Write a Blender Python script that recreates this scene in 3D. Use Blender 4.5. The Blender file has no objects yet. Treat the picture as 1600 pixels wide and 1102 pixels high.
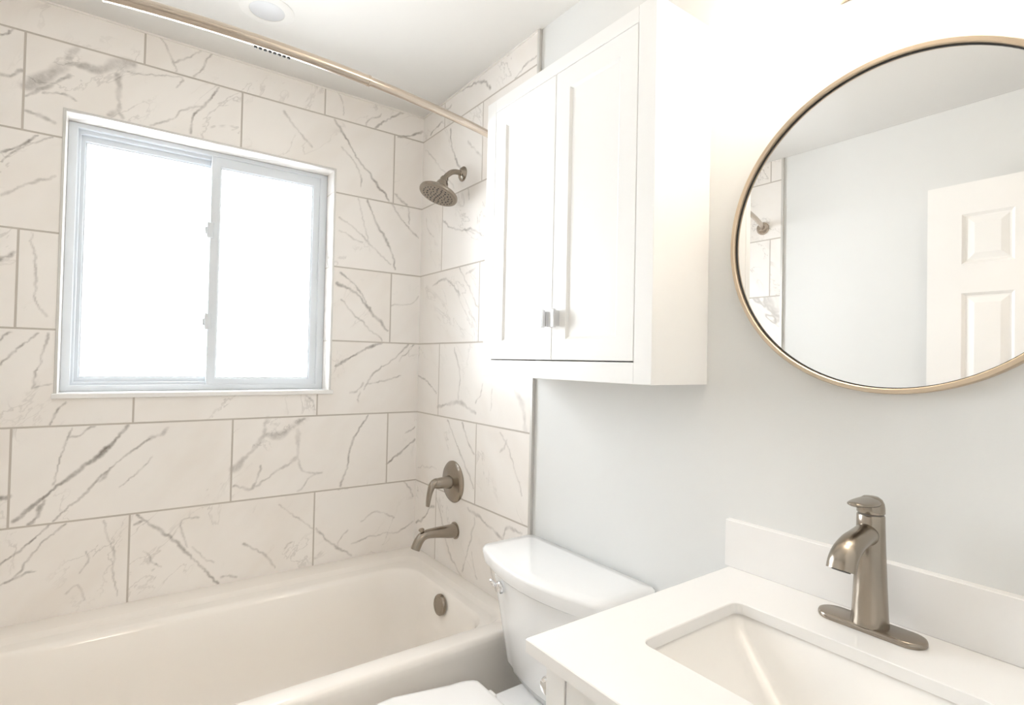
import bpy, bmesh, math, random
import numpy as np
from mathutils import Vector, Matrix
from math import pi, sin, cos, tan, radians

scene = bpy.context.scene
COL = scene.collection

# ----------------------------------------------------------------------------
# camera, sky, exposure
# ----------------------------------------------------------------------------
EYE = 1.303                      # eye height above the floor
YAW, PITCH, ROLL, FPX = 0.627139, 0.016925, 0.0209855, 850.197
fw = Vector((sin(YAW) * cos(PITCH), cos(YAW) * cos(PITCH), sin(PITCH)))
rt = Vector((cos(YAW), -sin(YAW), 0))
up = rt.cross(fw)
r2 = rt * cos(ROLL) + up * sin(ROLL)
u2 = -rt * sin(ROLL) + up * cos(ROLL)
cam_data = bpy.data.cameras.new('camera')
cam = bpy.data.objects.new('camera', cam_data)
COL.objects.link(cam)
M = Matrix.Identity(4)
for i in range(3):
    M[i][0], M[i][1], M[i][2] = r2[i], u2[i], -fw[i]
M[2][3] = EYE
cam.matrix_world = M
cam_data.sensor_fit = 'HORIZONTAL'
cam_data.sensor_width = 36.0
cam_data.lens = FPX / 1600 * 36.0
cam_data.clip_start = 0.01
scene.camera = cam

SKY = 20.0
LAMP = 19.5
HALL_FILL = 44.0  # strength of the fill light added in the hall
scene.view_settings.view_transform = 'Standard'
scene.view_settings.look = 'None'
scene.view_settings.gamma = 1.0
scene.view_settings.exposure = 0.0
scene.view_settings.use_curve_mapping = False
scene.cycles.use_denoising = True
scene.cycles.max_bounces = 14
scene.cycles.diffuse_bounces = 8
scene.cycles.transparent_max_bounces = 12
scene.cycles.sample_clamp_indirect = 8.0

world = bpy.data.worlds.new('sky')
scene.world = world
world.use_nodes = True
bg = world.node_tree.nodes['Background']
bg.inputs['Color'].default_value = (0.96, 0.98, 1.0, 1)
bg.inputs['Strength'].default_value = SKY

# room planes (metres; x to the wet wall, y to the window wall)
W, D, LEFT, NEAR, CEIL = 1.108, 2.253, -0.62, 0.03, 2.411
PAINT = W + 0.008                # painted wall face, tile stands 8 mm proud of it
TRIM_R, TRIM_L = 1.417, 1.495    # where the tile ends on the two side walls
WX0, WX1, WZ0, WZ1 = -0.153, 0.706, -0.131 + EYE, 0.776 + EYE   # window opening
RECESS = 2.340                   # face of the window frame
T, H = 0.6125, 0.3075            # tile module
ROW0, U0, V0 = 0.99424 + EYE, 0.661287, 2.055444

# daylight comes in through the window: a portal that helps the sky find it
pl = bpy.data.lights.new('window_portal', 'AREA')
pl.shape = 'RECTANGLE'
pl.size, pl.size_y = WX1 - WX0, WZ1 - WZ0
pl.cycles.is_portal = True
po = bpy.data.objects.new('window_portal', pl)
COL.objects.link(po)
po.location = ((WX0 + WX1) / 2, 2.46, (WZ0 + WZ1) / 2)
po.rotation_euler = (radians(-90), 0, 0)

# ----------------------------------------------------------------------------
# materials
# ----------------------------------------------------------------------------
def principled(name, color, rough=0.5, metal=0.0, spec=0.5, coat=0.0):
    m = bpy.data.materials.new(name)
    m.use_nodes = True
    b = m.node_tree.nodes['Principled BSDF']
    b.inputs['Base Color'].default_value = (*color, 1)
    b.inputs['Roughness'].default_value = rough
    b.inputs['Metallic'].default_value = metal
    b.inputs['Specular IOR Level'].default_value = spec
    b.inputs['Coat Weight'].default_value = coat
    return m

def nodes(m):
    nt = m.node_tree
    return nt, nt.nodes, nt.links, nt.nodes['Principled BSDF']

def add_bump(m, scale, strength, dist=0.002, detail=3.0):
    nt, N, L, b = nodes(m)
    tc = N.new('ShaderNodeTexCoord')
    no = N.new('ShaderNodeTexNoise')
    no.inputs['Scale'].default_value = scale
    no.inputs['Detail'].default_value = detail
    bp = N.new('ShaderNodeBump')
    bp.inputs['Strength'].default_value = strength
    bp.inputs['Distance'].default_value = dist
    L.new(tc.outputs['Object'], no.inputs['Vector'])
    L.new(no.outputs['Fac'], bp.inputs['Height'])
    L.new(bp.outputs['Normal'], b.inputs['Normal'])
    return m

def brushed(name, color, rough):
    """satin brushed metal with a fine grain in colour and gloss"""
    m = principled(name, color, rough, 1.0)
    nt, N, L, b = nodes(m)
    tc = N.new('ShaderNodeTexCoord')
    mp = N.new('ShaderNodeMapping')
    mp.inputs['Scale'].default_value = (40, 40, 900)
    no = N.new('ShaderNodeTexNoise')
    no.inputs['Scale'].default_value = 1.0
    no.inputs['Detail'].default_value = 2.0
    rg = N.new('ShaderNodeMapRange')
    rg.inputs['To Min'].default_value = rough - 0.05
    rg.inputs['To Max'].default_value = rough + 0.07
    L.new(tc.outputs['Object'], mp.inputs['Vector'])
    L.new(mp.outputs['Vector'], no.inputs['Vector'])
    L.new(no.outputs['Fac'], rg.inputs['Value'])
    L.new(rg.outputs['Result'], b.inputs['Roughness'])
    b.inputs['Anisotropic'].default_value = 0.3
    return m

MAT = {}
MAT['wall'] = add_bump(principled('wall_paint', (0.75, 0.753, 0.745), 0.75, spec=0.25), 260, 0.10, 0.001)
MAT['ceiling'] = add_bump(principled('ceiling_paint', (0.75, 0.735, 0.71), 0.85, spec=0.2), 200, 0.08, 0.001)
MAT['cabinet'] = add_bump(principled('white_lacquer', (0.88, 0.875, 0.865), 0.38), 90, 0.02, 0.001)
MAT['vinyl'] = principled('white_vinyl', (0.70, 0.735, 0.775), 0.4)
MAT['acrylic'] = principled('tub_acrylic', (0.90, 0.862, 0.815), 0.16, coat=0.3)
MAT['ceramic'] = principled('white_ceramic', (0.86, 0.86, 0.86), 0.16, coat=0.2)
MAT['sinkware'] = principled('sink_porcelain', (0.88, 0.86, 0.835), 0.24, coat=0.1)
MAT['seat'] = principled('seat_plastic', (0.87, 0.865, 0.86), 0.22)
MAT['quartz'] = principled('white_quartz', (0.87, 0.86, 0.85), 0.14)
MAT['nickel'] = brushed('brushed_nickel', (0.35, 0.305, 0.255), 0.23)
MAT['rodmetal'] = brushed('rod_nickel', (0.55, 0.475, 0.40), 0.20)
MAT['bronze'] = brushed('champagne_metal', (0.60, 0.49, 0.37), 0.30)
MAT['chrome'] = principled('chrome', (0.82, 0.83, 0.85), 0.06, 1.0)
MAT['edge_metal'] = principled('edge_trim_metal', (0.66, 0.645, 0.62), 0.42, 0.6)
MAT['mirror'] = principled('mirror_glass', (0.91, 0.91, 0.905), 0.0, 1.0)
MAT['dark'] = principled('dark_rubber', (0.03, 0.03, 0.03), 0.5)
MAT['gapdark'] = principled('dark_liner', (0.22, 0.20, 0.18), 0.6)
MAT['door'] = principled('door_enamel', (0.86, 0.85, 0.835), 0.4)
MAT['caulk'] = principled('caulk', (0.84, 0.81, 0.77), 0.5)
MAT['lens_off'] = principled('unlit_lens', (0.55, 0.55, 0.56), 0.4)
MAT['spray'] = principled('spray_rubber', (0.10, 0.09, 0.085), 0.55)

# floor: grey vinyl tiles
fm = principled('floor_vinyl', (0.4, 0.4, 0.4), 0.45)
nt, N, L, b = nodes(fm)
tc = N.new('ShaderNodeTexCoord')
bt = N.new('ShaderNodeTexBrick')
bt.offset = 0.5
for k, v in (('Color1', (0.76, 0.745, 0.72, 1)), ('Color2', (0.79, 0.775, 0.75, 1)), ('Mortar', (0.5, 0.48, 0.46, 1))):
    bt.inputs[k].default_value = v
bt.inputs['Scale'].default_value = 1.0
bt.inputs['Brick Width'].default_value = 0.6
bt.inputs['Row Height'].default_value = 0.3
bt.inputs['Mortar Size'].default_value = 0.002
L.new(tc.outputs['Object'], bt.inputs['Vector'])
L.new(bt.outputs['Color'], b.inputs['Base Color'])
MAT['floor'] = fm

# frosted window pane: mostly clear to the light, a little scatter and gloss
gm = bpy.data.materials.new('window_glass')
gm.use_nodes = True
nt = gm.node_tree
nt.nodes.clear()
out = nt.nodes.new('ShaderNodeOutputMaterial')
tr = nt.nodes.new('ShaderNodeBsdfTransparent')
tr.inputs['Color'].default_value = (0.97, 0.985, 0.99, 1)
tl = nt.nodes.new('ShaderNodeBsdfTranslucent')
tl.inputs['Color'].default_value = (0.9, 0.93, 0.95, 1)
gl = nt.nodes.new('ShaderNodeBsdfGlossy')
gl.inputs['Roughness'].default_value = 0.05
fr = nt.nodes.new('ShaderNodeFresnel')
fr.inputs['IOR'].default_value = 1.3
m1 = nt.nodes.new('ShaderNodeMixShader')
m1.inputs['Fac'].default_value = 0.25
m2 = nt.nodes.new('ShaderNodeMixShader')
nt.links.new(tr.outputs[0], m1.inputs[1]); nt.links.new(tl.outputs[0], m1.inputs[2])
nt.links.new(fr.outputs[0], m2.inputs['Fac'])
nt.links.new(m1.outputs[0], m2.inputs[1]); nt.links.new(gl.outputs[0], m2.inputs[2])
nt.links.new(m2.outputs[0], out.inputs['Surface'])
MAT['glass'] = gm

def emitter(name, color, strength):
    m = principled(name, (0.9, 0.9, 0.9), 0.3)
    b = m.node_tree.nodes['Principled BSDF']
    b.inputs['Emission Color'].default_value = (*color, 1)
    b.inputs['Emission Strength'].default_value = strength
    return m
MAT['diffuser'] = emitter('lit_opal_glass', (1.0, 0.88, 0.73), LAMP)
MAT['hall_fill'] = emitter('fill_dome_glow', (1.0, 0.86, 0.72), HALL_FILL)  # glow of the added hall fill dome

def tile_material(name, u0, veined, width=T, shift=0.5):
    """large marble-look porcelain tiles laid in half bond; UV holds metres along the wall"""
    m = principled(name, (0.8, 0.8, 0.8), 0.24, spec=0.45)
    nt, N, L, b = nodes(m)
    def math_(op, a, bb=None, clamp=False):
        n = N.new('ShaderNodeMath'); n.operation = op; n.use_clamp = clamp
        for i, v in enumerate((a, bb)):
            if v is None: continue
            if isinstance(v, (int, float)): n.inputs[i].default_value = v
            else: L.new(v, n.inputs[i])
        return n.outputs[0]
    uv = N.new('ShaderNodeUVMap'); uv.uv_map = 'UVMap'
    mp = N.new('ShaderNodeMapping')
    mp.inputs['Location'].default_value = (-u0 + 30.5 * width, -ROW0 + 40 * H, 0)
    L.new(uv.outputs['UV'], mp.inputs['Vector'])
    br = N.new('ShaderNodeTexBrick')
    br.offset = shift; br.offset_frequency = 2; br.squash = 1.0
    br.inputs['Color1'].default_value = (0, 0, 0, 1)
    br.inputs['Color2'].default_value = (1, 1, 1, 1)
    br.inputs['Mortar'].default_value = (0.5, 0.5, 0.5, 1)
    br.inputs['Scale'].default_value = 1.0
    br.inputs['Brick Width'].default_value = width
    br.inputs['Row Height'].default_value = H
    br.inputs['Mortar Size'].default_value = 0.0032
    br.inputs['Mortar Smooth'].default_value = 0.15
    L.new(mp.outputs['Vector'], br.inputs['Vector'])
    tint = N.new('ShaderNodeSeparateColor')
    L.new(br.outputs['Color'], tint.inputs['Color'])
    rnd = math_('MULTIPLY', tint.outputs['Red'], 37.0)
    # per-tile shifted coordinates, turned on the diagonal and stretched along it
    off = N.new('ShaderNodeCombineXYZ')
    L.new(rnd, off.inputs['X']); L.new(rnd, off.inputs['Z'])
    ad = N.new('ShaderNodeVectorMath'); ad.operation = 'ADD'
    L.new(uv.outputs['UV'], ad.inputs[0]); L.new(off.outputs['Vector'], ad.inputs[1])
    turn = N.new('ShaderNodeMapping')
    turn.inputs['Rotation'].default_value = (0, 0, radians(-48))
    L.new(ad.outputs['Vector'], turn.inputs['Vector'])
    rot = N.new('ShaderNodeMapping')
    rot.inputs['Scale'].default_value = (1.4, 3.0, 1.0)
    L.new(turn.outputs['Vector'], rot.inputs['Vector'])
    def noise(src, scale, detail, rough=0.55, dist=0.0):
        n = N.new('ShaderNodeTexNoise')
        n.inputs['Scale'].default_value = scale
        n.inputs['Detail'].default_value = detail
        n.inputs['Roughness'].default_value = rough
        n.inputs['Distortion'].default_value = dist
        L.new(src, n.inputs['Vector'])
        return n.outputs['Fac']
    def ridge(src, width):
        d = math_('ABSOLUTE', math_('SUBTRACT', src, 0.5))
        r = N.new('ShaderNodeMapRange'); r.interpolation_type = 'SMOOTHSTEP'
        r.inputs['From Min'].default_value = 0.0
        r.inputs['From Max'].default_value = width
        r.inputs['To Min'].default_value = 1.0
        r.inputs['To Max'].default_value = 0.0
        L.new(d, r.inputs['Value'])
        return r.outputs['Result']
    def gate(src, lo, hi):
        r = N.new('ShaderNodeMapRange'); r.interpolation_type = 'SMOOTHSTEP'
        r.inputs['From Min'].default_value = lo
        r.inputs['From Max'].default_value = hi
        L.new(src, r.inputs['Value'])
        return r.outputs['Result']
    P = rot.outputs['Vector']
    fine = math_('MULTIPLY', ridge(noise(P, 2.3, 5.0, 0.6, 0.6), 0.016), gate(noise(P, 2.0, 2.0), 0.48, 0.66))
    if veined:
        at = N.new('ShaderNodeAttribute'); at.attribute_name = 'vein'
        mott = N.new('ShaderNodeMapRange')
        mott.inputs['From Min'].default_value = 0.3; mott.inputs['From Max'].default_value = 0.65
        mott.inputs['To Min'].default_value = 0.55; mott.inputs['To Max'].default_value = 1.2
        L.new(noise(uv.outputs['UV'], 38.0, 4.0, 0.65), mott.inputs['Value'])
        big = math_('MULTIPLY', at.outputs['Fac'], mott.outputs['Result'])
        vein = math_('ADD', math_('MULTIPLY', fine, 0.22), math_('MULTIPLY', big, 1.5), True)
    else:
        wide = math_('MULTIPLY', ridge(noise(P, 1.1, 4.0, 0.55, 0.5), 0.03), gate(noise(P, 1.3, 2.0), 0.42, 0.6))
        vein = math_('ADD', math_('MULTIPLY', fine, 0.3), math_('MULTIPLY', wide, 0.42), True)
    cloud = N.new('ShaderNodeMix'); cloud.data_type = 'RGBA'
    cloud.inputs['A'].default_value = (0.90, 0.868, 0.836, 1)
    cloud.inputs['B'].default_value = (0.855, 0.81, 0.765, 1)
    L.new(gate(noise(P, 1.6, 3.0), 0.4, 0.75), cloud.inputs['Factor'])
    mv = N.new('ShaderNodeMix'); mv.data_type = 'RGBA'
    L.new(vein, mv.inputs['Factor'])
    L.new(cloud.outputs['Result'], mv.inputs['A'])
    mv.inputs['B'].default_value = (0.20, 0.175, 0.155, 1)
    mg = N.new('ShaderNodeMix'); mg.data_type = 'RGBA'
    L.new(br.outputs['Fac'], mg.inputs['Factor'])
    L.new(mv.outputs['Result'], mg.inputs['A'])
    mg.inputs['B'].default_value = (0.54, 0.495, 0.45, 1)
    L.new(mg.outputs['Result'], b.inputs['Base Color'])
    rr = N.new('ShaderNodeMapRange')
    rr.inputs['To Min'].default_value = 0.26; rr.inputs['To Max'].default_value = 0.8
    L.new(br.outputs['Fac'], rr.inputs['Value'])
    L.new(rr.outputs['Result'], b.inputs['Roughness'])
    bp = N.new('ShaderNodeBump'); bp.invert = True
    bp.inputs['Strength'].default_value = 0.6; bp.inputs['Distance'].default_value = 0.0012
    L.new(br.outputs['Fac'], bp.inputs['Height'])
    L.new(bp.outputs['Normal'], b.inputs['Normal'])
    return m
MAT['tile_back'] = tile_material('marble_tile_back', U0, True)
MAT['tile_right'] = tile_material('marble_tile_right', 1.749 + 0.32, True, 0.64, 0.522)
MAT['tile_left'] = tile_material('marble_tile_left', V0 + 0.11, False)
MAT['tile_reveal'] = tile_material('marble_tile_reveal', U0 - 0.28, False)

# ----------------------------------------------------------------------------
# mesh helpers
# ----------------------------------------------------------------------------
def add_box(bm, x0, x1, y0, y1, z0, z1, bevel=0.0, seg=2):
    vs = [bm.verts.new((x, y, z)) for x in (x0, x1) for y in (y0, y1) for z in (z0, z1)]
    idx = ((0, 1, 3, 2), (4, 6, 7, 5), (0, 4, 5, 1), (2, 3, 7, 6), (0, 2, 6, 4), (1, 5, 7, 3))
    fs = [bm.faces.new([vs[i] for i in f]) for f in idx]
    if bevel > 0:
        es = list({e for f in fs for e in f.edges})
        bmesh.ops.bevel(bm, geom=es, offset=bevel, segments=seg, profile=0.5, affect='EDGES', clamp_overlap=True)
    return bm

def box(x0, x1, y0, y1, z0, z1, bevel=0.0, seg=2):
    return add_box(bmesh.new(), x0, x1, y0, y1, z0, z1, bevel, seg)

def loft(bm, rings, cap0=False, cap1=False, closed=False):
    """join rings of equal point count with quads"""
    R = [[bm.verts.new(p) for p in r] for r in rings]
    n = len(R[0])
    pairs = list(zip(R[:-1], R[1:]))
    if closed: pairs.append((R[-1], R[0]))
    for a, c in pairs:
        for i in range(n):
            j = (i + 1) % n
            bm.faces.new((a[i], a[j], c[j], c[i]))
    if cap0: bm.faces.new(list(reversed(R[0])))
    if cap1: bm.faces.new(R[-1])
    return bm

def rrect(x0, x1, y0, y1, r, n=6):
    """rounded rectangle, counter-clockwise; r a number or four radii (x1y1, x0y1, x0y0, x1y0)"""
    if not isinstance(r, (tuple, list)): r = (r,) * 4
    pts = []
    cs = ((x1, y1, -1, -1, 0), (x0, y1, 1, -1, 90), (x0, y0, 1, 1, 180), (x1, y0, -1, 1, 270))
    for (cx, cy, sx, sy, a0), q in zip(cs, r):
        q = max(q, 1e-5)
        for k in range(n + 1):
            a = radians(a0 + 90 * k / n)
            pts.append((cx + sx * q + q * cos(a), cy + sy * q + q * sin(a)))
    return pts

def at_z(pts, z): return [(x, y, z) for x, y in pts]

def lathe(bm, profile, origin, axis, n=32, cap0=True, cap1=True, squash=(1, 1), ref=None):
    """revolve (radius, height) pairs about an axis"""
    a = Vector(axis).normalized()
    r = Vector(ref) if ref else (Vector((0, 0, 1)) if abs(a.z) < 0.9 else Vector((1, 0, 0)))
    e1 = (r - a * r.dot(a)).normalized()
    e2 = a.cross(e1)
    o = Vector(origin)
    rings = []
    for rad, h in profile:
        rings.append([o + a * h + e1 * (rad * squash[0] * cos(2 * pi * k / n)) + e2 * (rad * squash[1] * sin(2 * pi * k / n)) for k in range(n)])
    return loft(bm, rings, cap0, cap1)

def spline(pts, m=6):
    """Catmull-Rom through points (tuples of any length)"""
    P = [np.array(p, float) for p in pts]
    P = [2 * P[0] - P[1]] + P + [2 * P[-1] - P[-2]]
    out = []
    for i in range(1, len(P) - 2):
        for k in range(m):
            t = k / m
            a, b_, c, d = P[i - 1], P[i], P[i + 1], P[i + 2]
            out.append(0.5 * (2 * b_ + (c - a) * t + (2 * a - 5 * b_ + 4 * c - d) * t * t + (3 * b_ - a - 3 * c + d) * t ** 3))
    out.append(P[-2])
    return out

def sweep(bm, path, n=16, side=(0, 1, 0), cap=True):
    """tube along path rows (x, y, z, radius_side, radius_up)"""
    rings = []
    for i, p in enumerate(path):
        c = Vector(p[:3])
        a = Vector(path[max(i - 1, 0)][:3]); d = Vector(path[min(i + 1, len(path) - 1)][:3])
        t = (d - a).normalized()
        s = Vector(side); s = (s - t * s.dot(t)).normalized()
        w = t.cross(s)
        rings.append([c + s * (p[3] * cos(2 * pi * k / n)) + w * (p[4] * sin(2 * pi * k / n)) for k in range(n)])
    return loft(bm, rings, cap, cap)

def link(name, data, parent=None):
    o = bpy.data.objects.new(name, data)
    COL.objects.link(o)
    if parent is not None:
        o.parent = parent
        if parent.type == 'EMPTY':      # meshes are built in world coordinates
            o.matrix_parent_inverse = Matrix.Translation(-parent.location)
    return o

def obj(name, bm, mat, parent=None, smooth=False, angle=35):
    """one mesh object from a bmesh built in world coordinates"""
    bmesh.ops.recalc_face_normals(bm, faces=bm.faces)
    me = bpy.data.meshes.new(name)
    bm.to_mesh(me)
    bm.free()
    for m in (mat if isinstance(mat, (list, tuple)) else (mat,)):
        me.materials.append(MAT[m])
    if smooth:
        me.shade_smooth()
        me.set_sharp_from_angle(angle=radians(angle))
    return link(name, me, parent)

def tag(o, label=None, cat=None, group=None, kind=None):
    if label: o['label'] = label
    if cat: o['category'] = cat
    if group: o['group'] = group
    if kind: o['kind'] = kind
    return o

def thing(name, label, cat, loc, group=None):
    o = bpy.data.objects.new(name, None)
    COL.objects.link(o)
    o.location = loc
    o.empty_display_size = 0.05
    return tag(o, label, cat, group)

def struct(name, bm, mat, label=None, smooth=False):
    o = obj(name, bm, mat, None, smooth)
    return tag(o, label, 'room', kind='structure')

# ----------------------------------------------------------------------------
# the big marble veins: polylines on the wall (metres), width, strength
# ----------------------------------------------------------------------------
BACK_VEINS = [
    ([(-0.252,2.127),(-0.198,2.18),(-0.171,2.214),(-0.137,2.236),(-0.074,2.236),(-0.032,2.272),(0.015,2.288)], 15, 0.3),
    ([(-0.252,2.096),(-0.193,2.151),(-0.15,2.194)], 5, 0.35),
    ([(-0.153,2.251),(-0.133,2.288)], 8, 0.2),
    ([(-0.024,2.236),(-0.019,2.168),(-0.02,2.12),(-0.045,2.096)], 7, 0.25),
    ([(-0.02,2.12),(-0.007,2.098)], 4, 0.25),
    ([(0.276,2.289),(0.232,2.21),(0.197,2.16),(0.191,2.098)], 2.8, 0.4),
    ([(0.232,2.21),(0.163,2.173),(0.136,2.133),(0.071,2.093)], 2, 0.25),
    ([(-0.251,2.051),(-0.21,2.042),(-0.182,2.032)], 5, 0.3),
    ([(-0.211,2.119),(-0.161,2.131),(-0.129,2.118)], 2.5, 0.3),
    ([(0.003,2.258),(0.048,2.262),(0.16,2.287),(0.144,2.248)], 1.5, 0.25),
    ([(0.073,2.422),(0.11,2.384),(0.141,2.303)], 2, 0.25),
    ([(0.262,2.42),(0.232,2.374),(0.223,2.34),(0.194,2.303)], 2, 0.3),
    ([(0.227,2.426),(0.188,2.377),(0.13,2.334)], 2, 0.25),
    ([(0.264,2.411),(0.343,2.419)], 1.5, 0.2),
    ([(-0.315,2.266),(-0.287,2.292)], 2, 0.4),
    ([(-0.312,2.145),(-0.263,2.173)], 4, 0.3),
    ([(0.702,2.29),(0.749,2.225),(0.812,2.142),(0.864,2.094),(0.936,2.013),(0.949,1.996)], 3.2, 0.4),
    ([(0.734,2.183),(0.784,2.141),(0.819,2.084),(0.82,2.035)], 2, 0.25),
    ([(0.504,2.267),(0.544,2.217),(0.594,2.174),(0.615,2.153)], 3, 0.22),
    ([(0.836,2.3),(0.903,2.372)], 2, 0.25),
    ([(0.87,2.298),(0.933,2.357),(1.005,2.406)], 3, 0.35),
    ([(0.983,2.291),(1.038,2.309),(1.101,2.346)], 3.5, 0.4),
    ([(0.707,2.412),(0.734,2.372),(0.738,2.319)], 1.5, 0.2),
    ([(0.984,2.034),(1.034,1.998)], 2.5, 0.3),
    ([(0.85,1.985),(0.886,1.903),(0.932,1.835),(0.966,1.775),(0.985,1.701)], 4, 0.36),
    ([(0.958,1.992),(1.011,1.925),(1.062,1.881),(1.094,1.857)], 2.5, 0.3),
    ([(0.975,2.035),(1.04,1.988),(1.046,1.913)], 2, 0.25),
    ([(0.731,1.888),(0.797,1.853),(0.872,1.79),(0.965,1.719)], 2, 0.25),
    ([(0.732,1.834),(0.835,1.799)], 2, 0.22),
    ([(0.81,1.983),(0.838,1.887),(0.863,1.8)], 1.5, 0.2),
    ([(0.73,1.613),(0.813,1.58),(0.88,1.504),(0.958,1.427)], 5, 0.4),
    ([(0.742,1.659),(0.812,1.607),(0.856,1.543)], 2.5, 0.35),
    ([(0.748,1.548),(0.824,1.472),(0.932,1.381)], 2, 0.28),
    ([(0.97,1.538),(1.101,1.592)], 1.5, 0.18),
    ([(0.734,1.27),(0.8,1.311),(0.875,1.352),(0.932,1.373)], 4.5, 0.4),
    ([(1.057,1.372),(0.985,1.302),(0.89,1.231),(0.857,1.171)], 2.5, 0.3),
    ([(1.088,1.373),(1.015,1.294)], 1.5, 0.22),
    ([(1.023,1.231),(0.937,1.206),(0.879,1.195)], 2, 0.25),
    ([(0.851,1.198),(0.796,1.158)], 3, 0.2),
    ([(0.84,1.163),(0.833,1.117)], 2, 0.2),
    ([(-0.303,1.91),(-0.26,1.938),(-0.221,1.981)], 2.5, 0.45),
    ([(-0.302,1.879),(-0.267,1.925),(-0.185,1.986)], 1.5, 0.3),
    ([(-0.299,1.778),(-0.251,1.815),(-0.176,1.863)], 3, 0.25),
    ([(-0.297,1.582),(-0.266,1.608)], 4, 0.35),
    ([(-0.226,1.674),(-0.212,1.533),(-0.214,1.47),(-0.184,1.416)], 2, 0.25),
    ([(-0.29,1.335),(-0.265,1.362)], 2, 0.4),
    ([(-0.288,1.259),(-0.25,1.313),(-0.204,1.361)], 2, 0.35),
    ([(-0.179,1.362),(-0.201,1.253),(-0.213,1.189)], 2, 0.28),
    ([(-0.213,1.189),(-0.167,1.202)], 1.5, 0.2),
    ([(-0.167,1.073),(-0.15,1.119),(-0.13,1.142)], 2, 0.35),
    ([(-0.245,0.78),(-0.175,0.846),(-0.112,0.903),(-0.045,0.961),(0.0,1.009),(0.035,1.06)], 6, 0.5),
    ([(-0.209,0.765),(-0.174,0.834)], 5, 0.4),
    ([(-0.151,0.766),(-0.076,0.843),(-0.026,0.903),(0.026,0.955),(0.098,1.011)], 2.6, 0.38),
    ([(-0.037,0.881),(-0.019,0.904)], 5, 0.25),
    ([(0.098,1.011),(0.149,1.045)], 5, 0.2),
    ([(-0.113,1.06),(-0.126,1.017),(-0.141,0.959),(-0.154,0.881)], 1.5, 0.3),
    ([(-0.12,1.029),(-0.054,1.061)], 2, 0.3),
    ([(0.016,0.853),(0.075,0.907),(0.107,0.948)], 1.5, 0.2),
    ([(-0.277,0.855),(-0.257,0.858)], 5, 0.4),
    ([(-0.272,0.653),(-0.218,0.697),(-0.157,0.759)], 2, 0.4),
    ([(-0.236,0.612),(-0.181,0.697),(-0.119,0.753)], 1.8, 0.3),
    ([(-0.27,0.591),(-0.19,0.616)], 3, 0.3),
    ([(-0.022,0.748),(-0.008,0.68),(0.01,0.641),(0.006,0.576),(0.021,0.492)], 2, 0.22),
    ([(-0.066,0.655),(-0.059,0.625),(-0.081,0.588)], 1.5, 0.22),
    ([(-0.113,0.529),(-0.085,0.551),(-0.064,0.497)], 1.5, 0.2),
    ([(0.069,0.754),(0.119,0.704),(0.201,0.621),(0.257,0.547),(0.322,0.466)], 4, 0.38),
    ([(0.062,0.722),(0.087,0.731)], 4, 0.3),
    ([(0.252,0.717),(0.199,0.714),(0.206,0.659),(0.221,0.617)], 2, 0.22),
    ([(0.235,0.615),(0.306,0.546)], 1.5, 0.2),
    ([(0.09,0.626),(0.144,0.563)], 1.5, 0.2),
    ([(0.619,1.148),(0.642,1.129),(0.653,1.09)], 2, 0.25),
    ([(0.362,0.881),(0.426,0.945),(0.465,0.999),(0.526,0.997),(0.58,1.042),(0.614,1.058)], 11, 0.24),
    ([(0.475,1.069),(0.465,1.006)], 6, 0.18),
    ([(0.588,1.014),(0.591,0.917),(0.567,0.889)], 7, 0.16),
    ([(0.591,0.902),(0.612,0.849),(0.673,0.833)], 3, 0.2),
    ([(0.437,0.808),(0.522,0.863),(0.584,0.895)], 3.5, 0.22),
    ([(0.364,0.817),(0.43,0.802),(0.455,0.884)], 4, 0.25),
    ([(0.877,1.061),(0.823,0.976),(0.8,0.913),(0.793,0.852),(0.766,0.77)], 3, 0.36),
    ([(0.688,0.834),(0.594,0.77)], 2.5, 0.2),
    ([(0.967,0.844),(1.044,0.9),(1.099,0.942)], 3.5, 0.4),
    ([(1.052,0.973),(1.098,0.999)], 2.5, 0.25),
    ([(0.404,0.596),(0.471,0.55),(0.518,0.484)], 3, 0.25),
    ([(0.526,0.726),(0.597,0.665),(0.66,0.612)], 1.5, 0.2),
    ([(0.55,0.55),(0.578,0.573)], 2, 0.22),
    ([(0.332,0.487),(0.382,0.476)], 3, 0.25),
    ([(0.671,0.61),(0.724,0.547),(0.82,0.474)], 3, 0.33),
    ([(0.757,0.512),(0.801,0.581)], 2, 0.2),
    ([(0.819,0.522),(0.908,0.539),(1.038,0.542),(1.1,0.573)], 2, 0.25),
    ([(0.858,0.61),(0.923,0.641),(1.009,0.603)], 2, 0.2),
    ([(1.048,0.76),(1.097,0.685)], 2, 0.3),
    ([(0.758,0.758),(0.796,0.758)], 2, 0.3),
]
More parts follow.
